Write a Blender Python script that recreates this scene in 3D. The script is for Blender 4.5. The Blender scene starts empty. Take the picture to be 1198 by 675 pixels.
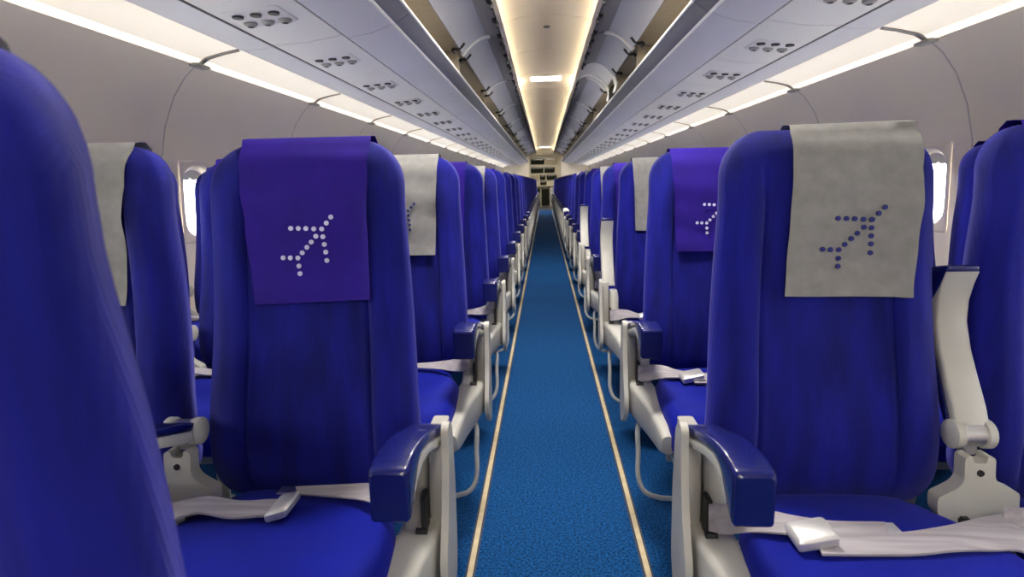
import bpy, bmesh, math, random
from mathutils import Vector, Matrix
random.seed(7)
S = bpy.context.scene
C = S.collection
PI = math.pi
# ------------------------------------------------------------------ camera, world, exposure
CAM_F, CAM_P, CAM_Y, CAM_R, CAM_X, CAM_H = 680.0, .1815, .0585, .0207, -.0283, 1.0546
cd = bpy.data.cameras.new('camera'); cam = bpy.data.objects.new('camera', cd); C.objects.link(cam)
cd.sensor_width = 36.0; cd.lens = 36.0 * CAM_F / 1198.0; cd.clip_start = .02; cd.clip_end = 200
fw = Vector((-math.sin(CAM_Y) * math.cos(CAM_P), math.cos(CAM_Y) * math.cos(CAM_P), -math.sin(CAM_P)))
rt = Vector((math.cos(CAM_Y), math.sin(CAM_Y), 0)); up = rt.cross(fw)
rt2 = rt * math.cos(CAM_R) - up * math.sin(CAM_R); up2 = rt * math.sin(CAM_R) + up * math.cos(CAM_R)
cam.matrix_world = Matrix(((rt2.x, up2.x, -fw.x, CAM_X), (rt2.y, up2.y, -fw.y, 0), (rt2.z, up2.z, -fw.z, CAM_H), (0, 0, 0, 1)))
cd.dof.use_dof = True; cd.dof.focus_distance = 1.5; cd.dof.aperture_fstop = 6.0
S.camera = cam
W = bpy.data.worlds.new('sky'); S.world = W; W.use_nodes = True
bg = W.node_tree.nodes['Background']; bg.inputs[0].default_value = (1, .97, .92, 1); bg.inputs[1].default_value = 30.0
S.view_settings.view_transform = 'Standard'; S.view_settings.look = 'None'
S.view_settings.exposure = 0.47; S.view_settings.gamma = 1.0; S.view_settings.use_curve_mapping = False
STRIP_E, LAMP_W, WASH_E = 1.7, 28.0, 7.5

# ------------------------------------------------------------------ materials
MATS = {}
def mat(name, col, rough=.5, metal=0, spec=.5, var=0, vscale=(8, 8, 8), bump=0, bscale=200, sheen=0, coat=0, emit=None, es=0, col2=None, trans=0):
    m = bpy.data.materials.new(name); m.use_nodes = True; MATS[name] = m
    nt = m.node_tree; b = nt.nodes['Principled BSDF']
    b.inputs['Base Color'].default_value = (*col, 1); b.inputs['Roughness'].default_value = rough
    b.inputs['Metallic'].default_value = metal; b.inputs['Specular IOR Level'].default_value = spec
    if sheen: b.inputs['Sheen Weight'].default_value = sheen; b.inputs['Sheen Roughness'].default_value = .4; b.inputs['Sheen Tint'].default_value = (.35, .35, 1, 1)
    if coat: b.inputs['Coat Weight'].default_value = coat
    if emit: b.inputs['Emission Color'].default_value = (*emit, 1); b.inputs['Emission Strength'].default_value = es
    tc = nt.nodes.new('ShaderNodeTexCoord')
    if var:
        mp = nt.nodes.new('ShaderNodeMapping'); mp.inputs['Scale'].default_value = vscale
        nz = nt.nodes.new('ShaderNodeTexNoise'); nz.inputs['Scale'].default_value = 1; nz.inputs['Detail'].default_value = 4
        rp = nt.nodes.new('ShaderNodeValToRGB')
        c2 = col2 or tuple(min(1, c * (1 + var)) for c in col); c1 = tuple(c * (1 - var) for c in col)
        rp.color_ramp.elements[0].color = (*c1, 1); rp.color_ramp.elements[1].color = (*c2, 1)
        rp.color_ramp.elements[0].position = .3; rp.color_ramp.elements[1].position = .72
        nt.links.new(tc.outputs['Object'], mp.inputs[0]); nt.links.new(mp.outputs[0], nz.inputs['Vector'])
        nt.links.new(nz.outputs['Fac'], rp.inputs[0]); nt.links.new(rp.outputs[0], b.inputs['Base Color'])
    if bump:
        n2 = nt.nodes.new('ShaderNodeTexNoise'); n2.inputs['Scale'].default_value = bscale; n2.inputs['Detail'].default_value = 2
        bp = nt.nodes.new('ShaderNodeBump'); bp.inputs['Strength'].default_value = bump; bp.inputs['Distance'].default_value = .004
        nt.links.new(tc.outputs['Object'], n2.inputs['Vector']); nt.links.new(n2.outputs['Fac'], bp.inputs['Height'])
        nt.links.new(bp.outputs[0], b.inputs['Normal'])
    return m
def woven(name, col, col2, sheen):
    m = mat(name, col, .75, spec=.15, var=.18, vscale=(22, 22, 3), sheen=sheen, col2=col2)
    nt = m.node_tree; b = nt.nodes['Principled BSDF']; tc = [n for n in nt.nodes if n.type == 'TEX_COORD'][0]
    hs = []
    for d, sc in (('X', 170), ('Z', 210)):
        w = nt.nodes.new('ShaderNodeTexWave'); w.bands_direction = d; w.inputs['Scale'].default_value = sc; w.inputs['Distortion'].default_value = 1.5
        nt.links.new(tc.outputs['Object'], w.inputs['Vector']); hs.append(w)
    ad = nt.nodes.new('ShaderNodeMath'); ad.operation = 'ADD'
    nt.links.new(hs[0].outputs['Fac'], ad.inputs[0]); nt.links.new(hs[1].outputs['Fac'], ad.inputs[1])
    n3 = nt.nodes.new('ShaderNodeTexNoise'); n3.inputs['Scale'].default_value = 14; n3.inputs['Detail'].default_value = 3
    mp = nt.nodes.new('ShaderNodeMapping'); mp.inputs['Scale'].default_value = (1.6, 1, .35)
    nt.links.new(tc.outputs['Object'], mp.inputs[0]); nt.links.new(mp.outputs[0], n3.inputs['Vector'])
    ma = nt.nodes.new('ShaderNodeMath'); ma.operation = 'MULTIPLY_ADD'; ma.inputs[1].default_value = 4
    nt.links.new(n3.outputs['Fac'], ma.inputs[0]); nt.links.new(ad.outputs[0], ma.inputs[2])
    bp = nt.nodes.new('ShaderNodeBump'); bp.inputs['Strength'].default_value = .4; bp.inputs['Distance'].default_value = .0008
    nt.links.new(ma.outputs[0], bp.inputs['Height']); nt.links.new(bp.outputs[0], b.inputs['Normal'])
    return m
FAB = woven('seat_fabric', (.0012, .0035, .115), (.007, .009, .25), .28)
FABC = mat('cushion_fabric', (.0012, .006, .23), .75, spec=.12, var=.2, vscale=(5, 5, 5), bump=.25, bscale=600, sheen=.12)
BUCK = mat('buckle_metal', (.55, .55, .57), .45, metal=.5)
CVB = mat('violet_cover', (.020, .006, .22), .8, spec=.2, var=.18, vscale=(9, 9, 9), bump=.15, bscale=900)
CVW = mat('white_cover', (.23, .23, .235), .9, spec=.2, var=.10, vscale=(40, 40, 40), bump=.25, bscale=700)
DOTW = mat('pale_dots', (.62, .62, .80), .8)
DOTB = mat('navy_dots', (.01, .015, .16), .8)
WPL = mat('white_plastic', (.43, .43, .41), .42, var=.05, vscale=(6, 6, 6))
GPL = mat('grey_plastic', (.31, .305, .29), .5)
BPL = mat('blue_plastic', (.005, .008, .105), .25, coat=.3)
DPL = mat('dark_plastic', (.015, .015, .018), .5)
BELT = mat('belt_webbing', (.34, .32, .36), .7, var=.22, vscale=(6, 90, 60))
STEEL = mat('brushed_steel', (.62, .62, .64), .3, metal=1)
TUBE = mat('painted_tube', (.52, .53, .53), .35)
WALLM = mat('wall_lining', (.71, .645, .54), .6, var=.03, vscale=(1.2, 1.2, 1.2))
SEAM = mat('seam_joint', (.42, .40, .37), .7)  # mid-grey colour of the wall panel joints
BINM = mat('bin_grey', (.62, .62, .66), .45, var=.04, vscale=(2, 2, 2))
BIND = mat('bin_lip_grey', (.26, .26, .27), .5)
LINE = mat('bin_lining', (.42, .37, .28), .7, var=.08, vscale=(30, 30, 30))
DOORM = mat('bin_door_grey', (.43, .44, .50), .6)
CEIL = mat('ceiling_cream', (.84, .74, .56), .5, var=.03, vscale=(1, 1, 1))
RING = mat('white_trim', (.88, .87, .83), .4)
PSU = mat('service_panel', (.70, .69, .68), .5)
CLIP = mat('joint_grey', (.30, .29, .27), .6)
BLK = mat('black_gap', (.01, .01, .01), .6)
DIF = mat('light_diffuser', (.7, .66, .58), .5, emit=(1, .90, .74), es=STRIP_E * .24)
LIP = mat('light_lip', (.75, .72, .66), .4, emit=(1, .92, .78), es=STRIP_E * .42)
LAMP = mat('lamp_lens', (.9, .9, .88), .3, emit=(1, .95, .85), es=5)
GOLD = mat('floor_path_strip', (.50, .42, .27), .45, var=.15, vscale=(3, 30, 3))
GOLDE = mat('floor_path_edge', (.012, .02, .05), .6)
FRONT = 0
GAL = mat('galley_cream', (.42, .38, .28), .5)
GALD = mat('galley_dark', (.010, .011, .007), .8, spec=.1)
GALT = mat('galley_tan', (.28, .23, .14), .5)
GALS = mat('galley_steel', (.5, .5, .5), .35, metal=.8)
GFL = mat('galley_floor', (.03, .035, .05), .5)
BEZ = mat('window_bezel', (.78, .76, .72), .45)
SHD = mat('window_shade', (.66, .65, .60), .6)
# carpet: woven speckle
CARP = mat('carpet_blue', (.003, .038, .15), .95, spec=.1, var=.7, vscale=(140, 140, 140), col2=(.010, .10, .33), bump=.5, bscale=420)
GLASS = bpy.data.materials.new('window_acrylic'); GLASS.use_nodes = True
_g = GLASS.node_tree; _g.nodes.clear()
_o = _g.nodes.new('ShaderNodeOutputMaterial'); _t = _g.nodes.new('ShaderNodeBsdfTransparent'); _t.inputs[0].default_value = (.93, .95, .96, 1)
_q = _g.nodes.new('ShaderNodeBsdfGlossy'); _q.inputs['Roughness'].default_value = .03; _m = _g.nodes.new('ShaderNodeMixShader'); _m.inputs[0].default_value = .05
_g.links.new(_t.outputs[0], _m.inputs[1]); _g.links.new(_q.outputs[0], _m.inputs[2]); _g.links.new(_m.outputs[0], _o.inputs[0])

# ------------------------------------------------------------------ mesh helpers
def fin(bm, name, m, smooth=40):
    bmesh.ops.remove_doubles(bm, verts=bm.verts, dist=1e-6)
    bmesh.ops.recalc_face_normals(bm, faces=bm.faces)
    me = bpy.data.meshes.new(name); bm.to_mesh(me); bm.free()
    me.materials.append(m)
    for p in me.polygons: p.use_smooth = True
    me.set_sharp_from_angle(angle=math.radians(smooth))
    return me
def mirror(me, name):
    m2 = me.copy(); m2.name = name
    m2.transform(Matrix.Scale(-1, 4, (1, 0, 0))); m2.flip_normals(); m2.update()
    return m2
def obj(name, me, parent=None, loc=(0, 0, 0), rot=None):
    o = bpy.data.objects.new(name, me); C.objects.link(o); o.location = loc
    if rot: o.rotation_euler = rot
    if parent: o.parent = parent
    return o
def thing(name, label, cat, loc=(0, 0, 0), group=None, me=None):
    o = bpy.data.objects.new(name, me); C.objects.link(o); o.location = loc
    if me is None: o.empty_display_size = .05
    o['label'] = label; o['category'] = cat
    if group: o['group'] = group
    return o
def struct(name, me, loc=(0, 0, 0)):
    o = obj(name, me, None, loc); o['kind'] = 'structure'; return o
def loft(bm, rings, closed=True, cap=True):
    vs = [[bm.verts.new(p) for p in r] for r in rings]
    n = len(rings[0])
    for a, b in zip(vs, vs[1:]):
        for i in range(n if closed else n - 1):
            j = (i + 1) % n
            try: bm.faces.new((a[i], a[j], b[j], b[i]))
            except ValueError: pass
    if cap and closed:
        for r in (vs[0], vs[-1]):
            try: bm.faces.new(r)
            except ValueError: pass
    return bm
def rr(x0, x1, z0, z1, r, n=3):
    r = min(r, (x1 - x0) * .49, (z1 - z0) * .49); o = []
    for cx, cz, a0 in ((x1 - r, z1 - r, 0), (x0 + r, z1 - r, 90), (x0 + r, z0 + r, 180), (x1 - r, z0 + r, 270)):
        for k in range(n + 1):
            a = math.radians(a0 + 90 * k / n); o.append((cx + r * math.cos(a), cz + r * math.sin(a)))
    return o
def box(bm, x0, x1, y0, y1, z0, z1, bev=.003):
    r = bmesh.ops.create_cube(bm, size=1)
    for v in r['verts']: v.co = ((x0 + x1) / 2 + v.co.x * (x1 - x0), (y0 + y1) / 2 + v.co.y * (y1 - y0), (z0 + z1) / 2 + v.co.z * (z1 - z0))
    if bev:
        es = {e for v in r['verts'] for e in v.link_edges}
        bmesh.ops.bevel(bm, geom=list(es), offset=min(bev, .45 * min(abs(x1 - x0), abs(y1 - y0), abs(z1 - z0))), segments=2, affect='EDGES')
    return bm
def tube(bm, pts, r, n=10, cap=True):
    pts = [Vector(p) for p in pts]; rings = []; up_ = None
    for i, p in enumerate(pts):
        t = (pts[min(i + 1, len(pts) - 1)] - pts[max(i - 1, 0)]).normalized()
        if up_ is None: up_ = t.orthogonal().normalized()
        up_ = (up_ - t * up_.dot(t)).normalized(); s = t.cross(up_)
        rad = r[i] if isinstance(r, (list, tuple)) else r
        rings.append([p + up_ * rad * math.cos(2 * PI * k / n) + s * rad * math.sin(2 * PI * k / n) for k in range(n)])
    return loft(bm, rings, True, cap)
def smoothpath(pts, k=6):
    P = [Vector(p) for p in pts]; P = [P[0] * 2 - P[1]] + P + [P[-1] * 2 - P[-2]]; out = []
    for i in range(1, len(P) - 2):
        a, b, c, d = P[i - 1:i + 3]
        for j in range(k):
            t = j / k
            out.append(.5 * ((2 * b) + (c - a) * t + (2 * a - 5 * b + 4 * c - d) * t * t + (3 * b - a - 3 * c + d) * t ** 3))
    out.append(P[-2]); return out
def ribbon(bm, ctr, wid, th=.0025, k=6):
    # ctr: centre points, wid: half-width vectors (same count)
    c = smoothpath(ctr, k); w = smoothpath(wid, k); rings = []
    for i in range(len(c)):
        t = (c[min(i + 1, len(c) - 1)] - c[max(i - 1, 0)]).normalized(); nrm = t.cross(w[i]).normalized() * th
        rings.append([c[i] - w[i] - nrm, c[i] - nrm * 1.2, c[i] + w[i] - nrm, c[i] + w[i] + nrm, c[i] + nrm * 1.2, c[i] - w[i] + nrm])
    return loft(bm, rings)
def plate(bm, pts, f, th):
    # pts 2-D outline, f maps (a,b,t) to 3-D
    return loft(bm, [[f(a, b, 0) for a, b in pts], [f(a, b, th) for a, b in pts]])
def roundpoly(pts, r=.01, n=3):
    o = []; N = len(pts)
    for i in range(N):
        p = Vector(pts[i]); a = Vector(pts[i - 1]); b = Vector(pts[(i + 1) % N])
        da = (a - p); db = (b - p); k = min(r, da.length * .45, db.length * .45)
        A = p + da.normalized() * k; B = p + db.normalized() * k
        for j in range(n + 1):
            t = j / n; q = A * (1 - t) ** 2 + p * 2 * t * (1 - t) + B * t * t; o.append((q.x, q.y))
    return o
def disc(bm, c, r, nrm=(0, -1, 0), th=.001, n=12):
    nrm = Vector(nrm).normalized(); c = Vector(c); return tube(bm, [c, c + nrm * th], r, n)
def extr(bm, pts, y0, y1):
    # closed XZ outline swept along Y
    return loft(bm, [[(x, y0, z) for x, z in pts], [(x, y1, z) for x, z in pts]])
def strip(bm, pts, y0, y1, th, side=1):
    # open XZ polyline given a thickness, swept along Y
    P = [Vector(p) for p in pts]; q = []
    for i, p in enumerate(P):
        t = (P[min(i + 1, len(P) - 1)] - P[max(i - 1, 0)]).normalized(); q.append(p + Vector((-t.y, t.x)) * th * side)
    return extr(bm, [tuple(p) for p in P] + [tuple(p) for p in reversed(q)], y0, y1)
ORD = ['zeroth', 'first', 'second', 'third', 'fourth', 'fifth', 'sixth', 'seventh', 'eighth', 'ninth', 'tenth', 'eleventh', 'twelfth', 'thirteenth', 'fourteenth', 'fifteenth', 'sixteenth', 'seventeenth', 'eighteenth', 'nineteenth', 'twentieth', 'twenty-first', 'twenty-second', 'twenty-third', 'twenty-fourth', 'twenty-fifth', 'twenty-sixth', 'twenty-seventh', 'twenty-eighth', 'twenty-ninth', 'thirtieth', 'thirty-first', 'thirty-second', 'thirty-third', 'thirty-fourth', 'thirty-fifth', 'thirty-sixth']
SIDES = ((1, 'right'), (-1, 'left'))
Y_FRONT, Y_AFT, Y_END = -2.4, 21.75, 24.3

# ------------------------------------------------------------------ room shell
bm = bmesh.new(); box(bm, -1.85, 1.85, Y_FRONT, Y_AFT, -.06, 0, 0); struct('floor', fin(bm, 'floor', CARP))
bm = bmesh.new(); box(bm, -1.85, 1.85, Y_AFT, Y_END + .6, -.06, 0, 0); struct('floor_galley', fin(bm, 'floor_galley', GFL))
for i, (s, sd) in enumerate(SIDES):                     # floor path strips beside the seats
    bm = bmesh.new(); box(bm, s * .242 - .014, s * .242 + .014, Y_FRONT, Y_AFT, 0, .003, .001); e = struct('trim_%d' % (i + 1), fin(bm, 'path_edge', GOLDE))
    bm = bmesh.new(); box(bm, s * .242 - .0075, s * .242 + .0075, Y_FRONT, Y_AFT, .002, .006, .0015); obj('glow_strip', fin(bm, 'glow_strip', GOLD), e)
WALLP = [(1.60, 0), (1.69, .25), (1.735, .5), (1.755, .80), (1.738, 1.18), (1.70, 1.33), (1.645, 1.45), (1.58, 1.535), (1.515, 1.588)]
WIN_Z = (3, 4)
SEAM0, SEAMP = 2.57, 1.27
WINS = []
k = -4
while True:
    y = SEAM0 + .27 + .635 * k
    if y > 21.3: break
    if y > -1: WINS.append(y)
    k += 1
ys = [Y_FRONT]
for y in WINS: ys += [y - .14, y + .14]
ys.append(Y_END + .6)
for s, sd in SIDES:
    bm = bmesh.new()
    for i in range(len(ys) - 1):
        for j in range(len(WALLP) - 1):
            if i % 2 == 1 and j == 3: continue
            (xa, za), (xb, zb) = WALLP[j], WALLP[j + 1]
            bm.faces.new([bm.verts.new((s * x, y, z)) for x, y, z in ((xa, ys[i], za), (xa, ys[i + 1], za), (xb, ys[i + 1], zb), (xb, ys[i], zb))])
    w = struct('wall_' + sd, fin(bm, 'wall', WALLM, 60))
    k = -3
    while SEAM0 + SEAMP * k < Y_AFT - .3:
        y = SEAM0 + SEAMP * k; bm = bmesh.new()
        strip(bm, [(s * (x - .0015), z) for x, z in WALLP[2:]], y - .0035, y + .0035, .002, -s); obj('panel_seam', fin(bm, 'panel_seam', SEAM), w); k += 1
# windows: bezel with a rounded opening, reveal, shade pulled a little down, pane
def win_meshes(s):
    def P(u, v, d):      # u along Y, v along wall height, d outward depth
        x = 1.755 + (1.738 - 1.755) * ((v + .19) / .38) + d; return (s * x, u, .99 + v)
    out = [(rr(-.15, .15, -.20, .20, .02, 4), -.001), (rr(-.147, .147, -.197, .197, .03, 4), -.004), (rr(-.125, .125, -.175, .175, .09, 4), -.004), (rr(-.105, .105, -.155, .155, .085, 4), .02), (rr(-.10, .10, -.15, .15, .085, 4), .06)]
    bm = bmesh.new(); loft(bm, [[P(a, b, d) for a, b in r] for r, d in out], True, False); bez = fin(bm, 'bezel', WALLM, 50)
    bm = bmesh.new(); loft(bm, [[P(a, b, d) for a, b in rr(-.11, .11, -.16, .16, .085, 4)] for d in (.05, .056)]); pane = fin(bm, 'pane', GLASS)
    bm = bmesh.new(); loft(bm, [[P(a, b, d) for a, b in rr(-.10, .10, .105, .155, .03, 3)] for d in (.03, .034)])
    loft(bm, [[P(a, b, d) for a, b in rr(-.03, .03, .108, .118, .004, 3)] for d in (.018, .032)]); sh = fin(bm, 'shade', SHD)
    return bez, pane, sh
n = 0
for s, sd in SIDES:
    bez, pane, sh = win_meshes(s)
    for y in WINS:
        n += 1
        w = struct('window_%d' % n, bez, (0, y, 0)); obj('pane', pane, w); obj('shade', sh, w)
# ceiling panel over the aisle, with sunk cross seams
bm = bmesh.new()
CE = [(-.33, 2.13), (-.285, 2.145), (-.18, 2.172), (0, 2.186), (.18, 2.172), (.285, 2.145), (.33, 2.13)]
y = 4.29 - 1.08 * 7; edges = []
while y < Y_AFT + 1: edges.append(y); y += 1.08
edges = [Y_FRONT] + [e for e in edges if e > Y_FRONT + .1] + [Y_END + .6]
rings = []
for a, b in zip(edges, edges[1:]):
    for yy, dz in ((a, .006), (a + .004, .006), (a + .004, 0), (b - .004, 0), (b - .004, .006), (b, .006)): rings.append([(x, yy, z + dz) for x, z in CE])
loft(bm, rings, False, False); struct('ceiling', fin(bm, 'ceiling', CEIL, 30))
bm = bmesh.new(); hull = [(1.77, 1.15), (1.74, 1.35), (1.62, 1.62), (1.40, 1.9), (1.1, 2.14), (.7, 2.3), (0, 2.38)]
hull = hull + [(-x, z) for x, z in reversed(hull[:-1])]
strip(bm, hull, Y_FRONT, Y_END + .6, .03, -1); struct('wall_upper', fin(bm, 'wall_upper', WALLM, 60))
# aft bulkheads with a header, and the end wall behind the galley
for s, sd in SIDES:
    bm = bmesh.new(); extr(bm, [(s * .58, 0), (s * 1.60, 0), (s * 1.75, .8), (s * 1.70, 1.35), (s * 1.5, 1.75), (s * 1.1, 2.12), (s * .58, 2.12)], Y_AFT - .1, Y_AFT - .04); struct('wall_aft_' + sd, fin(bm, 'bulkhead', WALLM))
for s, sd in SIDES:
    bm = bmesh.new(); extr(bm, [(s * 0, 0), (s * 1.60, 0), (s * 1.75, .8), (s * 1.70, 1.35), (s * 1.5, 1.75), (s * 1.1, 2.12), (s * 0, 2.36)], Y_FRONT + .02, Y_FRONT + .06); struct('wall_front_' + sd, fin(bm, 'bulkhead', WALLM))
bm = bmesh.new(); box(bm, -.62, .62, Y_AFT - .1, Y_AFT - .02, 1.98, 2.2, .005); struct('trim_3', fin(bm, 'header', GAL))
bm = bmesh.new(); box(bm, -1.75, 1.75, Y_END + .55, Y_END + .6, 0, 2.3, 0); struct('wall_end', fin(bm, 'wall_end', GAL))

# ------------------------------------------------------------------ airline seats
SC, ARM, PITCH, YR = .4925, .2375, .75, .94        # centre of the aisle seat, half the seat spacing, row pitch, first row
NROW = 27
def lerp(a, b, t): return a + (b - a) * max(0, min(1, t))
def sm(t): t = max(0, min(1, t)); return t * t * (3 - 2 * t)
ZT, ZB = 1.140, .44
def bw(z):
    w = lerp(.213, .192, (z - .55) / .45)
    if z > 1.05: w -= .088 * (1 - math.sqrt(max(0, 1 - ((z - 1.05) / .0905) ** 2)))
    if z < .52: w -= .05 * (1 - math.sqrt(max(0, 1 - ((.52 - z) / .0805) ** 2)))
    return w
def byf(z):
    y = .098 + (z - .44) * .13 - .016 * math.exp(-((z - .60) / .11) ** 2) - .010 * math.exp(-((z - 1.02) / .09) ** 2)
    if z > 1.09: y += .028 * ((z - 1.09) / .05) ** 2.2
    if z < .50: y += .02 * ((.50 - z) / .06) ** 2
    return y
def bth(z):
    t = lerp(.095, .066, (z - .5) / .55)
    if z > 1.09: t *= math.sqrt(max(.04, 1 - ((z - 1.09) / .0505) ** 2))
    if z < .50: t *= math.sqrt(max(.1, 1 - ((.50 - z) / .0605) ** 2))
    return t
def bfront(x, z):
    a = min(.97, abs(x) / bw(z)); t = bth(z)
    y = byf(z) + .5 * t * (1 - (1 - a ** 6) ** (1 / 6))
    f = 1 if z < 1.0 else max(0, 1 - (z - 1.0) / .1)
    f *= 1 if z > .55 else max(0, (z - .46) / .09)
    y -= f * .013 * sm((a - .50) / .22) * (1 - sm((a - .80) / .2))
    y += f * .007 * math.exp(-((a - .60) / .02) ** 2)
    return y
def back_mesh():
    bm = bmesh.new(); rings = []
    zs = [ZB + .001, .443, .45, .46, .475, .49, .51, .53] + [.56 + .03 * i for i in range(17)] + [1.06, 1.075, 1.09, 1.10, 1.11, 1.12, 1.127, 1.133, 1.137, 1.1395]
    us = [-1 + 2 * i / 72 for i in range(73)]
    for z in zs:
        w = bw(z); t = bth(z); f = []; b = []
        for u in us:
            uu = math.sin(u * PI / 2) * .35 + u * .65
            x = w * uu; a = min(1, abs(uu))
            yfr = byf(z) + .5 * t * (1 - (1 - a ** 6) ** (1 / 6))
            f.append((x, bfront(x, z) if a < .97 else yfr, z))
        for u in reversed(us[2:-2]):
            uu = math.sin(u * PI / 2) * .35 + u * .65; a = min(1, abs(uu))
            b.append((w * uu, byf(z) + t - .5 * t * (1 - (1 - a ** 6) ** (1 / 6)), z))
        rings.append(f + b)
    loft(bm, rings); return fin(bm, 'backrest', FAB, 60)
def cushion_mesh():
    bm = bmesh.new(); rings = []
    st = [(.10, .452, .40, .150), (.085, .462, .385, .162), (.03, .470, .375, .176), (-.06, .478, .372, .206), (-.2, .484, .372, .218), (-.29, .484, .372, .218), (-.335, .476, .375, .216), (-.365, .455, .385, .208), (-.378, .425, .40, .19)]
    P = [Vector((y, zt, zb)) for y, zt, zb, w in st]; Wd = [w for *_, w in st]
    sp = smoothpath(P, 4); ws = [v.x for v in smoothpath([(w, 0, 0) for w in Wd], 4)]
    for q, w in zip(sp, ws):
        y, zt, zb = q; ring = []
        for a, b in rr(-w, w, zb, zt, .032, 5): ring.append((a, b))
        r2 = []
        for i, (a, b) in enumerate(ring):
            c = ring[(i + 1) % len(ring)]; r2.append((a, b))
            if abs(c[0] - a) > .1:
                for j in range(1, 12): r2.append((a + (c[0] - a) * j / 12, b + (c[1] - b) * j / 12))
        rings.append([(a, y, b + (.008 * (1 - (a / w) ** 2) - .004 * math.exp(-((abs(a) - .14) / .012) ** 2) if b > (zt + zb) / 2 else 0)) for a, b in r2])
    loft(bm, rings); return fin(bm, 'cushion', FABC, 60)
def armrest_meshes(w):
    # arm coordinates: hinge at the origin, arm runs to -Y, pad on +Z; the end droops
    st = [(.012, -.014, .022), (.05, -.006, .036), (.10, .012, .050), (.15, .028, .066), (.20, .036, .078), (.24, .030, .083), (.27, .018, .083), (.292, .004, .081), (.3005, .001, .0785), (.3045, .005, .074)]
    def cut(s_, b, t): return lerp(b, t, .56 * (1 - .97 * sm((s_ - .215) / .07)))
    bm = bmesh.new(); rings = []
    for s_, b, t in st[:8]:
        rings.append([(x, -s_, z) for x, z in rr(-w * .97, w * .97, b, max(b + .004, cut(s_, b, t)), .006)])
    loft(bm, rings); sh = fin(bm, 'arm_shell', WPL)
    bm = bmesh.new(); rings = []
    pts = smoothpath([(q[0], q[1], q[2]) for q in st], 3)
    for q in pts:
        s_, b, t = q; lo = cut(s_, b, t) - .001; ww = w * (1 if s_ < .298 else .95 if s_ < .303 else .82)
        rings.append([(x, -s_, z) for x, z in rr(-ww, ww, lo, t, .0055, 3)])
    loft(bm, rings); return sh, fin(bm, 'arm_pad', BPL, 35)
def endpanel_mesh():
    # aisle-side shroud: upright at the back, running forward under the cushion, curving inboard
    out = roundpoly([(.0, .585), (.002, .634), (.022, .642), (.046, .622), (.056, .50), (.050, .37), (.030, .325), (.005, .325), (-.055, .37), (-.058, .41), (-.018, .50)], .02, 3)
    bm = bmesh.new()
    def f(a, b, t): return (.200 - SC + t, a, b)
    plate(bm, out, f, .013); bmesh.ops.bevel(bm, geom=[e for e in bm.edges if abs(e.calc_face_angle(0)) > 1.0], offset=.003, segments=2, affect='EDGES')
    return fin(bm, 'end_panel', WPL)
def column_mesh():
    bm = bmesh.new()
    loft(bm, [[(x - SC, y, z) for x, y in rr(.214, .243, .015 + d, .10, .006)] for z, d in ((.40, 0), (.50, 0), (.59, .012), (.618, .03))])
    return fin(bm, 'hinge_cover', GPL)
def column2_mesh():
    bm = bmesh.new()
    loft(bm, [[(x - SC, y, z) for x, y in rr(.246 - e, .284 + e, .0 + d, .085, .016, 4)] for z, d, e in ((.38, -.05, .004), (.44, -.03, .003), (.49, .0, 0), (.56, .012, 0), (.585, .03, -.004))])
    return fin(bm, 'pivot_column', WPL)
def fairing_mesh():
    bm = bmesh.new(); rings = []
    for y, x0, x1, z0, z1 in ((.09, .216, .292, .36, .45), (-.02, .218, .294, .36, .455), (-.12, .232, .296, .362, .456), (-.22, .244, .292, .368, .452), (-.30, .250, .288, .374, .445), (-.335, .254, .285, .385, .432)):
        rings.append([(x - SC, y, z) for x, z in rr(x0, x1, z0, z1, .014, 4)])
    loft(bm, rings); return fin(bm, 'side_fairing', WPL)
def bracket_mesh():
    out = roundpoly([(-.026, .562), (-.026, .520), (-.036, .508), (-.070, .49), (-.070, .462), (-.040, .425), (.040, .415), (.068, .425), (.068, .50), (.036, .512), (.026, .525), (.026, .562), (.012, .566), (.012, .552), (-.012, .552), (-.012, .566)], .006, 2)
    bm = bmesh.new(); plate(bm, out, lambda a, b, t: (a, .05 + t + (.555 - b) * -.12, b), .028)
    bmesh.ops.bevel(bm, geom=[e for e in bm.edges if abs(e.calc_face_angle(0)) > 1.0], offset=.003, segments=2, affect='EDGES')
    br = fin(bm, 'bracket', WPL)
    bm = bmesh.new(); box(bm, -.009, .009, .026, .06, .428, .458, .003); sl = fin(bm, 'slot', DPL)
    bm = bmesh.new(); disc(bm, (0, .053, .535), .006, (0, -1, 0), .008, 12)
    return br, sl, fin(bm, 'bolt', DPL)
def collar_meshes():
    bm = bmesh.new()
    for x0, x1 in ((-.0095, .0095),): tube(bm, [(x0, .085, .592), (x0 + .003, .085, .592), (x1 - .003, .085, .592), (x1, .085, .592)], [.021, .026, .026, .021], 20)
    a = fin(bm, 'collar', WPL); bm = bmesh.new(); tube(bm, [(-.018, .085, .592), (.018, .085, .592)], .022, 20); box(bm, -.012, .012, .075, .10, .555, .59, .003)
    return a, fin(bm, 'hinge_barrel', STEEL)
def bar_mesh():
    x = .238 - SC
    pts = [(x + .03, -.03, .375), (x, -.075, .345), (x, -.085, .27), (x, -.09, .20), (x + .015, -.095, .155), (x + .05, -.098, .135), (x + .12, -.10, .13), (x + .44, -.10, .13)]
    bm = bmesh.new(); tube(bm, smoothpath(pts, 5), .0075, 10); return fin(bm, 'baggage_bar', TUBE)
def pan_mesh():
    bm = bmesh.new(); box(bm, -.205, .205, -.33, .09, .345, .374, .006)
    for y in (-.24, .03): tube(bm, [(-.206, y, .338), (.206, y, .338)], .018, 12)
    return fin(bm, 'seat_frame', GPL)
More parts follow.
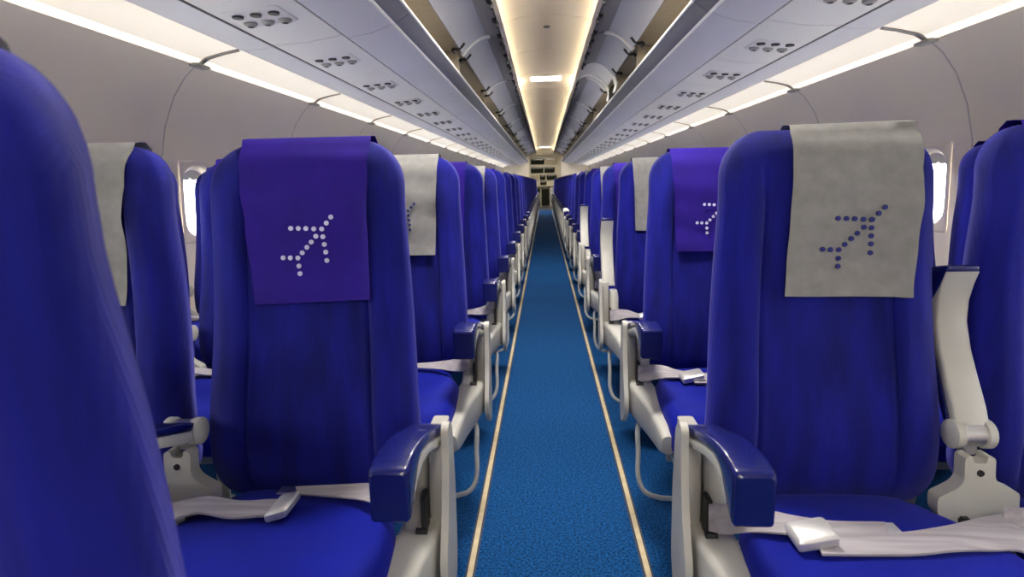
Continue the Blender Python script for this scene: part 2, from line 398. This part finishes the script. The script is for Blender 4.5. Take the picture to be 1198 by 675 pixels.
def leg_mesh(y0, y1):
    bm = bmesh.new(); tube(bm, smoothpath([(.15, y0, .34), (.15, (y0 + y1) / 2, .16), (.15, y1, .012)], 5), [.016] * 10 + [.013], 10); box(bm, .135, .165, y1 - .03, y1 + .03, 0, .016, .004)
    return fin(bm, 'leg', GPL)
# headrest covers: corners (x,z) bottom-left, bottom-right, top-left, top-right in seat coordinates
def cover_meshes(var):
    (bl, br_, tl, tr), lift = var; path = []
    zt = ZT + .007
    bm = bmesh.new(); rings = []; NU = 16; NV = 22
    for j in range(NV + 9):
        row = []
        for i in range(NU + 1):
            u = i / NU
            if j <= NV:
                v = j / NV
                x = lerp(lerp(bl[0], br_[0], u), lerp(tl[0], tr[0], u), v); z = lerp(lerp(bl[1], br_[1], u), lerp(tl[1], tr[1], u), v)
                zc = min(z, 1.1385); y = bfront(max(-.085, min(.085, x)) if zc > 1.05 else x, zc) - .006
                y -= .004 * (1 - v) ** 3 + .0016 * math.sin(9 * u + 5 * v) * (1 - v) + .0015 * math.sin(21 * v + 3 * u)
            else:
                k = (j - NV) / 8; x = lerp(tl[0], tr[0], u); zq = lerp(tl[1], tr[1], u)
                y0 = bfront(max(-.085, min(.085, x)), 1.1385) - .006
                y = y0 + .048 * min(1, k * 2.5) + .010 * k; z = zq + .003 * math.sin(min(1, k * 2.5) * PI) - .10 * max(0, k - .3) / .7
            row.append((x, y, z))
        rings.append(row)
    loft(bm, rings, False, False)
    bmesh.ops.solidify(bm, geom=bm.faces[:], thickness=.0018)
    cv = bm
    # dotted mark
    ux = Vector((br_[0] + tr[0] - bl[0] - tl[0], 0, br_[1] + tr[1] - bl[1] - tl[1])).normalized()
    uz = Vector((tl[0] + tr[0] - bl[0] - br_[0], 0, tl[1] + tr[1] - bl[1] - br_[1])).normalized()
    J = Vector((lerp(lerp(bl[0], br_[0], .63), lerp(tl[0], tr[0], .63), .445), 0, lerp(lerp(bl[1], br_[1], .63), lerp(tl[1], tr[1], .63), .445)))
    U = .00064
    D = [(31, 34), (16, 17), (0, 0), (-24, 1), (-48, 3), (-71, 4), (-94, 5), (1, -23), (3, -46), (5, -69), (6, -94), (-20, -21), (-36, -38), (-51, -53), (-67, -69), (-82, -84), (-105, -83), (-127, -82), (-81, -108), (-80, -131)]
    bm = bmesh.new()
    for a, b in D:
        p = J + ux * a * U + uz * b * U; u = .5; v = (p.z - bl[1]) / (tl[1] - bl[1]); xx = p.x
        y = bfront(xx, p.z) - .006 - .004 * (1 - v) ** 3 - .0052
        disc(bm, (p.x, y + .0014, p.z), .0045, (0, -1, 0), .0026, 12)
    return cv, bm
STDL = (((-.112, .830), (.114, .830), (-.128, 1.146), (.126, 1.146)), 0)
VARS = {'std': STDL, 'first_left': (((-.100, .829), (.130, .838), (-.128, 1.147), (.128, 1.147)), 0),
        'first_right': (((-.080, .836), (.142, .834), (-.064, 1.147), (.166, 1.150)), 0), 'shift': (((-.125, .834), (.100, .828), (-.135, 1.146), (.115, 1.146)), 0)}
CACHE = {}
def M(key, s, fn):
    """cached mesh, mirrored for the left side"""
    if key not in CACHE: CACHE[key] = fn()
    if s == 1: return CACHE[key]
    k2 = key + '_mirrored'
    if k2 not in CACHE: CACHE[k2] = mirror(CACHE[key], k2)
    return CACHE[k2]
def two(key, idx, fn):
    def g():
        r = fn(); 
        for q, e in enumerate(r): CACHE[key + str(q)] = e
        return r[idx]
    return g
def cover(var, colr, which):
    key = 'cover_%s_%s_%d' % (var, colr, which)
    if key not in CACHE:
        cv, dots = cover_meshes(VARS[var])
        CACHE['cover_%s_%s_0' % (var, colr)] = fin(cv, 'headrest_cover', CVW if colr == 'white' else CVB, 60)
        CACHE['cover_%s_%s_1' % (var, colr)] = fin(dots, 'dotted_arrow', DOTB if colr == 'white' else DOTW)
    return CACHE[key]
AW = .028; AWI = .030
def belt_a():
    # inner half: comes over the cushion from the armrest side, ends in a tongue  (right first seat layout)
    bm = bmesh.new(); X = lambda x: x - SC
    ribbon(bm, [(X(.243), -.030, .492), (X(.268), -.045, .498), (X(.312), -.045, .500), (X(.36), -.05, .4945), (X(.43), -.065, .4935), (X(.515), -.062, .4935)],
           [(.0, .004, .022), (.002, .008, .022), (.004, .020, .012), (.004, .026, .002), (.004, .025, 0), (.007, .020, 0)], .002)
    return fin(bm, 'belt', BELT)
def anchor_mesh():
    bm = bmesh.new(); X = lambda x: x - SC
    box(bm, X(.240), X(.249), -.028, .005, .452, .522, .003); tube(bm, [(X(.238), -.030, .458), (X(.258), -.030, .458)], .006, 10)
    return fin(bm, 'belt_anchor', DPL)
def belt_tongue():
    bm = bmesh.new(); X = lambda x: x - SC
    box(bm, X(.508), X(.535), -.080, -.042, .4915, .4945, .001); return fin(bm, 'belt_tongue', BUCK)
def belt_b():
    bm = bmesh.new(); X = lambda x: x - SC
    ribbon(bm, [(X(.385), -.110, .4965), (X(.46), -.107, .4955), (X(.53), -.100, .4955), (X(.60), -.085, .4955), (X(.668), -.066, .492), (X(.712), -.062, .490), (X(.742), -.09, .470)],
           [(.004, .023, 0), (.004, .024, 0), (.008, .028, 0), (.013, .032, 0), (.018, .038, .004), (.022, .040, .004), (.03, .030, -.006)], .002)
    return fin(bm, 'belt', BELT)
def buckle():
    bm = bmesh.new(); rings = []
    for z, d in ((.496, .002), (.500, 0), (.510, 0), (.514, .004)): rings.append([(a + .382 - SC, b - .093, z + .006 * (a / .03)) for a, b in rr(-.030 + d, .030 - d, -.029 + d, .029 - d, .005)])
    loft(bm, rings); return fin(bm, 'buckle', BUCK)
# first left seat: the buckle strap lies flat from the window-side bracket, the short one from the aisle
def belt_c():
    bm = bmesh.new(); X = lambda x: x - SC
    ribbon(bm, [(X(.722), -.045, .485), (X(.69), -.035, .492), (X(.645), -.018, .4965), (X(.58), -.030, .4955), (X(.53), -.024, .4955), (X(.495), -.025, .497)],
           [(.012, .018, .012), (.010, .024, .004), (.004, .026, 0), (.003, .026, 0), (.003, .026, 0), (.003, .026, 0)], .0022)
    return fin(bm, 'belt', BELT)
def buckle_c():
    bm = bmesh.new(); rings = []
    for z, d in ((.493, .002), (.497, 0), (.506, 0), (.510, .004)): rings.append([(a + .494 - SC, b - .026, z - .006 * (a / .02)) for a, b in rr(-.020 + d, .020 - d, -.033 + d, .033 - d, .005)])
    loft(bm, rings); return fin(bm, 'buckle', BUCK)
def belt_d():
    bm = bmesh.new(); X = lambda x: x - SC
    ribbon(bm, [(X(.262), -.005, .530), (X(.29), -.022, .516), (X(.36), .030, .497), (X(.42), .042, .492), (X(.50), .045, .490)],
           [(.004, .018, .016), (.004, .02, .014), (.002, .020, .006), (.002, .016, .003), (.006, .008, .003)], .002)
    return fin(bm, 'belt', BELT)
def tongue_d():
    bm = bmesh.new(); X = lambda x: x - SC
    box(bm, X(.497), X(.535), .032, .058, .489, .492, .001); return fin(bm, 'belt_tongue', STEEL)
def arm(parent, s, xo, raised, w, key):
    k = 'arm_' + key
    rot = (math.radians(-101.5), 0, 0) if raised else (0, 0, 0)
    a = obj('armrest', M(k + '0', s, two(k, 0, lambda: armrest_meshes(w))), parent, (s * xo, .085, .592), rot)
    obj('arm_pad', M(k + '1', s, two(k, 1, lambda: armrest_meshes(w))), a)
    return a
def seat(row, s, col, colr, raised_in=False, raised_aisle=False, name_label=None, var='std', tilt=0, dy=0):
    sd = 'right' if s == 1 else 'left'
    xc = SC + 2 * ARM * col; pos = ('aisle', 'middle', 'window')[col]
    lab = name_label or 'blue %s seat with %s headrest cover, %s row back, %s of the aisle' % (pos, colr, ORD[row], sd)
    t = thing('airline_seat', lab, 'seat', (s * xc, YR + PITCH * (row - 1) + dy, 0), 'rows of blue airline seats')
    p = Vector((0, .12, .45)); R = Matrix.Rotation(tilt, 3, 'X'); bl = p - R @ p
    obj('backrest', M('back', 1, back_mesh), t, bl, (tilt, 0, 0))
    c = obj('headrest_cover', cover(var, colr, 0), t, bl, (tilt, 0, 0)); c['label'] = colr + ' headrest cover with dotted arrow'
    obj('dotted_arrow', cover(var, colr, 1), c)
    obj('seat_cushion', M('cushion', 1, cushion_mesh), t)
    obj('seat_frame', M('pan', 1, pan_mesh), t)
    for q, (a, b) in enumerate(((-.26, -.29), (.03, .07))): obj('leg', M('leg%d' % q, s, lambda: leg_mesh(a, b)), t)
    near = row <= 12
    if col == 0:
        ep = obj('end_panel', M('endp', s, endpanel_mesh), t)
        obj('side_fairing', M('fairing', s, fairing_mesh), t)
        if near:
            obj('hinge_cover', M('col1', s, column_mesh), ep); obj('pivot_column', M('col2', s, column2_mesh), ep)
        obj('baggage_bar', M('bar', s, bar_mesh), t)
        if row <= 8: obj('belt_anchor', M('anchor', s, anchor_mesh), t)
        arm(t, s, .246 - SC, raised_aisle, AW, 'aisle')
    if near or col == 0:
        b = obj('armrest_bracket', M('brk0', s, two('brk', 0, bracket_mesh)), t, (s * ARM, 0, 0)) if near else None
        if near:
            for x in (-.026, .024): obj('slot', M('brk1', 1, two('brk', 1, bracket_mesh)), b, (x, 0, 0))
            obj('bolt', M('brk2', 1, two('brk', 2, bracket_mesh)), b)
            hb = obj('hinge_barrel', M('clr1', 1, two('clr', 1, collar_meshes)), t, (s * ARM, 0, 0))
            for x in (-.0265, .0265): obj('hinge_collar', M('clr0', 1, two('clr', 0, collar_meshes)), hb, (x, 0, 0))
    arm(t, s, ARM, raised_in, AWI, 'inner')
    if row <= 8:
        if s == 1:
            obj('seat_belt', M('belta', s, belt_a), t)
            b1 = obj('seat_belt', M('beltb', s, belt_b), t); bb = b1
            obj('belt_tongue', M('tonga', s, belt_tongue), [o for o in t.children if o.name.startswith('seat_belt')][0]); obj('buckle', M('buckleb', s, buckle), bb)
        else:
            b0 = obj('seat_belt', M('beltd', s, belt_d), t); obj('belt_tongue', M('tongd', s, tongue_d), b0)
            b1 = obj('seat_belt', M('beltc', s, belt_c), t); obj('buckle', M('bucklec', s, buckle_c), b1)
    return t
for row in range(1, NROW + 1):
    for s, sd in SIDES:
        for col in (0, 1, 2):
            colr = 'white' if (row + col + (0 if s == 1 else 1)) % 2 == 1 else 'violet'
            var = ('std', 'shift')[(row * 7 + col * 3) % 2]
            kw = {}
            if row == 1 and col == 0: var = 'first_right' if s == 1 else 'first_left'
            if row == 1 and col == 0 and s == 1: kw['raised_in'] = True
            if s == 1 and col == 0 and row in (3, 5): kw['raised_aisle'] = True
            seat(row, s, col, colr, var=var, **kw)
seat(0, -1, 0, 'white', name_label='nearest dark blue seat, large and blurred, cut off by the left edge', tilt=.125, dy=.012)

# ------------------------------------------------------------------ overhead: cove lights, service panels, bins
A_, B_, C_, D_, E_, F_, G_, H_ = (1.507, 1.590), (1.33, 1.636), (1.17, 1.640), (.86, 1.674), (.66, 1.728), (.59, 1.770), (.634, 2.000), (.325, 2.098)
def X(s, pts): return [(s * x, z) for x, z in pts]
for s, sd in SIDES:
    bm = bmesh.new(); strip(bm, X(s, [A_, (1.47, 1.608), (1.40, 1.624), B_]), 0.008, SEAMP - .012, .006, -s); dif = fin(bm, 'diffuser', DIF)
    bm = bmesh.new(); strip(bm, X(s, [(1.520, 1.578), (1.506, 1.586), (1.492, 1.596)]), 0, SEAMP - .004, .006, -s); lip = fin(bm, 'lip', LIP)
    bm = bmesh.new(); strip(bm, X(s, [B_, (1.29, 1.634), (1.23, 1.634), (C_[0] + .008, C_[1])]), 0, SEAMP - .004, .010, -s); fair = fin(bm, 'fairing', BINM)
    bm = bmesh.new(); loft(bm, [[(s * x, y0, z) for x, z in ((1.525, 1.570), (1.506, 1.580), (1.47, 1.602), (1.40, 1.6195), (1.335, 1.630), (1.335, 1.638), (1.40, 1.632), (1.47, 1.614), (1.525, 1.582))] for y0 in (-.015, .013)]); box(bm, s * 1.512 - .022, s * 1.512 + .022, -.05, .05, 1.566, 1.580, .004); clip = fin(bm, 'joint_clip', CLIP)
    k = -3; n = 0
    while SEAM0 + SEAMP * k < Y_AFT - 1:
        n += 1
        t = thing('cove_light', 'cream lit ceiling cove panel above the %s windows, %s from the front' % (sd, ORD[n]), 'light', (0, SEAM0 + SEAMP * k, 0), 'cove lights along the %s wall' % sd)
        obj('diffuser', dif, t); obj('lip', lip, t); obj('fairing', fair, t); obj('joint_clip', clip, t); k += 1
    # service panels, one per row
    bm = bmesh.new(); strip(bm, X(s, [(C_[0] - .006, C_[1] + .002), (1.02, 1.648), (D_[0] + .006, D_[1] - .002)]), .003, PITCH - .003, .010, -s); pan = fin(bm, 'panel', PSU)
    bm = bmesh.new(); nz = 1.6345; loft(bm, [[(s * (1.03 + a), .37 + b, nz + (1.03 + a - 1.17) * -.08 + d) for a, b in rr(-.10 + e, .10 - e, -.10 + e, .10 - e, .02)] for d, e in ((.014, 0), (.006, 0), (.002, .004))]); plat = fin(bm, 'lamp_plate', PSU)
    def pz(x): return 1.636 + (1.17 - x) * .08
    lv = []
    for x in (.965, 1.03, 1.095):
        bm = bmesh.new(); tube(bm, [(s * x, .33, pz(x) + .006), (s * x, .33, pz(x) - .006)], [.020, .019], 14); r1 = fin(bm, 'reading_light', DPL)
        bm = bmesh.new(); tube(bm, [(s * x, .42, pz(x) + .006), (s * x, .42, pz(x) - .004), (s * x, .42, pz(x) - .012)], [.024, .024, .014], 14); r2 = fin(bm, 'air_vent', GPL)
        bm = bmesh.new(); disc(bm, (s * x, .42, pz(x) - .0115), .010, (0, 0, -1), .002, 12); r3 = fin(bm, 'vent_hole', BLK)
        lv.append((r1, r2, r3))
    for row in range(-1, NROW + 1):
        y = YR + PITCH * (row - 1) + .10
        t = thing('service_panel', 'grey overhead panel of lamps and air vents above %s seats, %s from the front' % (sd, ORD[row + 2]), 'overhead panel', (0, y, 0), 'passenger service panels on the %s' % sd)
        obj('panel', pan, t); pl = obj('lamp_plate', plat, t)
        for r1, r2, r3 in lv:
            obj('reading_light', r1, t); v = obj('air_vent', r2, t)
            if row < 12: obj('vent_hole', r3, v)
    # dark seams either side of the service panels
    bm = bmesh.new()
    for cx, cz in (C_, D_): strip(bm, X(s, [(cx + .007, cz + .002), (cx - .007, cz + .003)]), Y_FRONT, Y_AFT - .15, .008, -s)
    struct('trim_%d' % (4 if s == 1 else 5), fin(bm, 'panel_gap', BLK))
# open overhead bins
BL = 1.9
def arch(a, b, h, n=10):
    A = Vector(a); B = Vector(b); o = []
    for i in range(n + 1):
        t = i / n; p = A.lerp(B, t); o.append((p.x, p.y + h * 4 * t * (1 - t)))
    return o
def bin_parts(s, L, key):
    r = {}
    bm = bmesh.new(); extr(bm, X(s, [D_, (.76, 1.690), (.69, 1.712), E_, (.63, 1.742), F_, (.592, 1.785), (.605, 1.788), (.66, 1.770), (.86, 1.765), (.87, 1.70)]), 0, L - .006); r['bin_floor'] = fin(bm, 'bin_floor', BINM, 25)
    bm = bmesh.new(); strip(bm, X(s, [E_, (.645, 1.7315), (.618, 1.749), F_]), .001, L - .007, .003, s); r['lip'] = fin(bm, 'lip', BIND, 25)
    for q, p in enumerate(((.661, 1.726), (.590, 1.773))):
        bm = bmesh.new(); tube(bm, [(s * p[0], 0, p[1]), (s * p[0], L - .006, p[1])], .008, 8); r['edge_trim%d' % q] = fin(bm, 'edge_trim', RING)
    bm = bmesh.new(); strip(bm, X(s, [(.66, 1.772), (.86, 1.767), (1.18, 1.79), (1.24, 1.83), (1.24, 1.93), (1.19, 1.985), (.80, 2.010), (G_[0], 2.004)]), 0, L - .006, .012, -s)
    for y0 in (0, L - .016): extr(bm, X(s, [(.64, 1.78), (1.20, 1.79), (1.235, 1.83), (1.235, 1.93), (1.19, 1.98), (.66, 2.0)]), y0, y0 + .010)
    r['bin_lining'] = fin(bm, 'bin_lining', LINE, 25)
    A0 = arch(G_, H_, .075)
    bm = bmesh.new(); strip(bm, X(s, A0[:7]), .012, L - .018, .025, s); r['bin_door'] = fin(bm, 'bin_door', DOORM, 40)
    bm = bmesh.new(); strip(bm, X(s, A0[6:]), .012, L - .018, .024, s); r['shaded_edge'] = fin(bm, 'shaded_edge', BIND, 40)  # darker grey paints in the shading along the door's aisle edge
    bm = bmesh.new(); strip(bm, X(s, [(x, z - .016) for x, z in A0[:8]]), -.028, .028, .02, s); r['white_rib'] = fin(bm, 'white_rib', RING, 40)  # white rib in place of the bright lit gap between doors
    bm = bmesh.new(); h = H_; box(bm, s * (h[0] + .012) - .014, s * (h[0] + .012) + .014, -.035, .035, h[1] - .034, h[1] + .006, .004); box(bm, s * h[0] - .009, s * h[0] + .009, .02, .06, h[1] - .058, h[1] - .01, .003); r['latch'] = fin(bm, 'latch', DPL)
    bm = bmesh.new(); tube(bm, smoothpath([(s * .66, 0, 1.985), (s * .63, 0, 1.978), (s * .60, 0, 1.995), (s * .58, 0, 2.02)], 4), .010, 8); tube(bm, [(s * .66, -.02, 1.972), (s * .66, .05, 1.972)], .012, 8); r['hinge_arm'] = fin(bm, 'hinge_arm', DPL)
    return r
for s, sd in SIDES:
    full = bin_parts(s, BL, 'full'); segs = []
    for k in range(-2, 10):
        y = 2.6 + BL * k
        if s == 1 and k == 1: segs += [(y, 1.14, True), (y + 1.14, .76, False)]
        else: segs.append((y, BL, True))
    for i, (y, L, door) in enumerate(segs):
        p = full if L == BL else bin_parts(s, L, 'short')
        if not door: lab = 'short overhead bin without a door, pale curved ends, right of the aisle'
        else: lab = 'grey overhead bin with door swung up, %s from the front on the %s' % (ORD[i + 1], sd)
        t = thing('overhead_bin', lab, 'overhead bin', (0, y, 0), 'open overhead bins on the %s' % sd)
        f = obj('bin_floor', p['bin_floor'], t); obj('lip', p['lip'], f); obj('edge_trim', p['edge_trim0'], f); obj('edge_trim', p['edge_trim1'], f); obj('bin_lining', p['bin_lining'], t)
        if door:
            d = obj('bin_door', p['bin_door'], t); obj('shaded_edge', p['shaded_edge'], d); obj('white_rib', p['white_rib'], t)
            nl = max(2, round(L / .42))
            for q in range(nl): obj('latch', p['latch'], d, (0, .12 + (L - .24) * q / (nl - 1), 0))
            for yy in (.16, L - .2): obj('hinge_arm', p['hinge_arm'], d, (0, yy, 0))
        else:
            A0 = arch(G_, H_, .075)
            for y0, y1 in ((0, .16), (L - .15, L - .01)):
                bm = bmesh.new(); strip(bm, X(s, [(.64, 1.86), (.655, 1.93)] + [(x, z - .004) for x, z in A0]), y0, y1, .012, s); obj('white_rib', fin(bm, 'white_rib', RING, 40), t)
            bm = bmesh.new(); strip(bm, X(s, [(x, z + .006) for x, z in A0]), .15, L - .14, .012, s); obj('cover_panel', fin(bm, 'cover_panel', RING, 40), t)
            bm = bmesh.new(); box(bm, .64, .86, .18, .58, 1.775, 1.96, .02)
            for q in range(4): tube(bm, [(.638, .22 + .1 * q, 1.79), (.638, .26 + .1 * q, 1.945)], .006, 6)
            thing('stowed_equipment', 'dark ribbed equipment box inside the doorless overhead bin on the right', 'box', (0, y, 0), None, fin(bm, 'stowed_equipment', GALD))
# lit ledges along both edges of the aisle ceiling
WSH = mat('ledge_lamp', (.9, .85, .75), .4, emit=(1, .90, .72), es=WASH_E)
for s, sd in SIDES:
    t = thing('ledge_light', 'long pale ledge along the %s edge of the aisle ceiling' % sd, 'light', (0, 0, 0), None)
    bm = bmesh.new(); box(bm, s * .304 - .016, s * .304 + .016, Y_FRONT + .1, Y_AFT - .15, 2.070, 2.080, .003); box(bm, s * .3185 - .0025, s * .3185 + .0025, Y_FRONT + .1, Y_AFT - .15, 2.072, 2.112, .001); obj('ledge', fin(bm, 'ledge', CEIL), t)
    bm = bmesh.new(); box(bm, s * .306 - .006, s * .306 + .006, Y_FRONT + .1, Y_AFT - .15, 2.0795, 2.086, 0); obj('tube', fin(bm, 'tube', WSH), t)
# ceiling lamps (front three unseen, last added to brighten the galley) and a vent
for i, y in enumerate((-1.3, 1.6, 3.4, 6.77, 20.0, 23.0)):
    t = thing('ceiling_light', 'bright rectangular ceiling lamp over the aisle, %s from the front' % ORD[i + 1], 'light', (0, y, 2.182), 'aisle ceiling lamps')
    bm = bmesh.new(); loft(bm, [[(a, b, z) for a, b in rr(-.19, .19, -.15, .15, .02)] for z in (.0, -.010)]); obj('housing', fin(bm, 'housing', RING), t)
    bm = bmesh.new(); loft(bm, [[(a, b, z) for a, b in rr(-.165, .165, -.125, .125, .02)] for z in (-.009, -.014)]); obj('lens', fin(bm, 'lens', LAMP), t)
    l = bpy.data.lights.new('lamp', 'AREA'); l.shape = 'RECTANGLE'; l.size = .30; l.size_y = .22; l.energy = LAMP_W; l.color = (1, .93, .82)
    o = bpy.data.objects.new('lamp', l); C.objects.link(o); o.parent = t; o.location = (0, 0, -.018)
bm = bmesh.new(); tube(bm, [(0, 0, .004), (0, 0, -.004)], [.030, .026], 16); v = thing('ceiling_vent', 'small dark round vent in the cream ceiling before the first lamp', 'vent', (0, 4.6, 2.182), None, fin(bm, 'ceiling_vent', GPL))
bm = bmesh.new(); disc(bm, (0, 0, -.0035), .021, (0, 0, -1), .002, 14); obj('grille', fin(bm, 'grille', BLK), v)

# ------------------------------------------------------------------ galley at the far end
g = thing('galley_unit', 'cream galley with dark ovens and lockers at the far end of the aisle', 'galley', (0, Y_END, 0))
bm = bmesh.new(); box(bm, -.66, .66, .06, .54, 0, 2.07, .01); box(bm, -.66, .66, -.02, .06, .84, .88, .004)
for x in (-.66, .60): box(bm, x, x + .07, -.02, .10, 0, 2.07, .006)
obj('carcass', fin(bm, 'carcass', GAL), g)
for nm, x0, x1, z0, z1, m in (('locker_door', -.58, -.02, 1.73, 1.96, GALD), ('locker_door', .02, .50, 1.72, 1.97, GALT), ('oven', -.58, -.06, 1.38, 1.62, GALD), ('oven', -.03, .40, 1.38, 1.62, GALD), ('container', -.22, .02, 1.10, 1.30, GALD), ('container', .06, .48, 1.10, 1.31, GALD), ('container', -.56, -.27, 1.05, 1.31, GALT), ('coffee_maker', -.20, .06, .90, 1.05, GALD), ('trolley', -.55, -.20, .05, .80, GALD), ('trolley', -.16, .18, .05, .80, GALD), ('trolley', .22, .56, .05, .80, GALS)):
    bm = bmesh.new(); box(bm, x0, x1, .02, .09, z0, z1, .012); p = obj(nm, fin(bm, nm, m), g)
    bm = bmesh.new(); box(bm, x0 + .05, x1 - .05, -.002, .022, z1 - .045, z1 - .03, .003); obj('handle', fin(bm, 'handle', GALS), p)
# white cloth left over an aisle armrest further back
bm = bmesh.new(); prof = [(-.045, -.075), (-.040, -.03), (-.034, .012), (-.012, .020), (.012, .020), (.034, .010), (.042, -.04), (.05, -.10)]
rings = []
for j in range(7):
    t = j / 6; k = .6 + .4 * math.sin(PI * min(1, .15 + t)); rings.append([(x * (1 + .1 * math.sin(5 * t)), -.05 + .13 * t, z * (k if z < 0 else 1) + .03 * t) for x, z in prof])
loft(bm, rings, False, False); bmesh.ops.solidify(bm, geom=bm.faces[:], thickness=.003)
thing('white_cloth', 'small crumpled white cloth lying over a far aisle armrest on the right', 'cloth', (.246, YR + PITCH * 9 - .12, .655), None, fin(bm, 'white_cloth', RING))
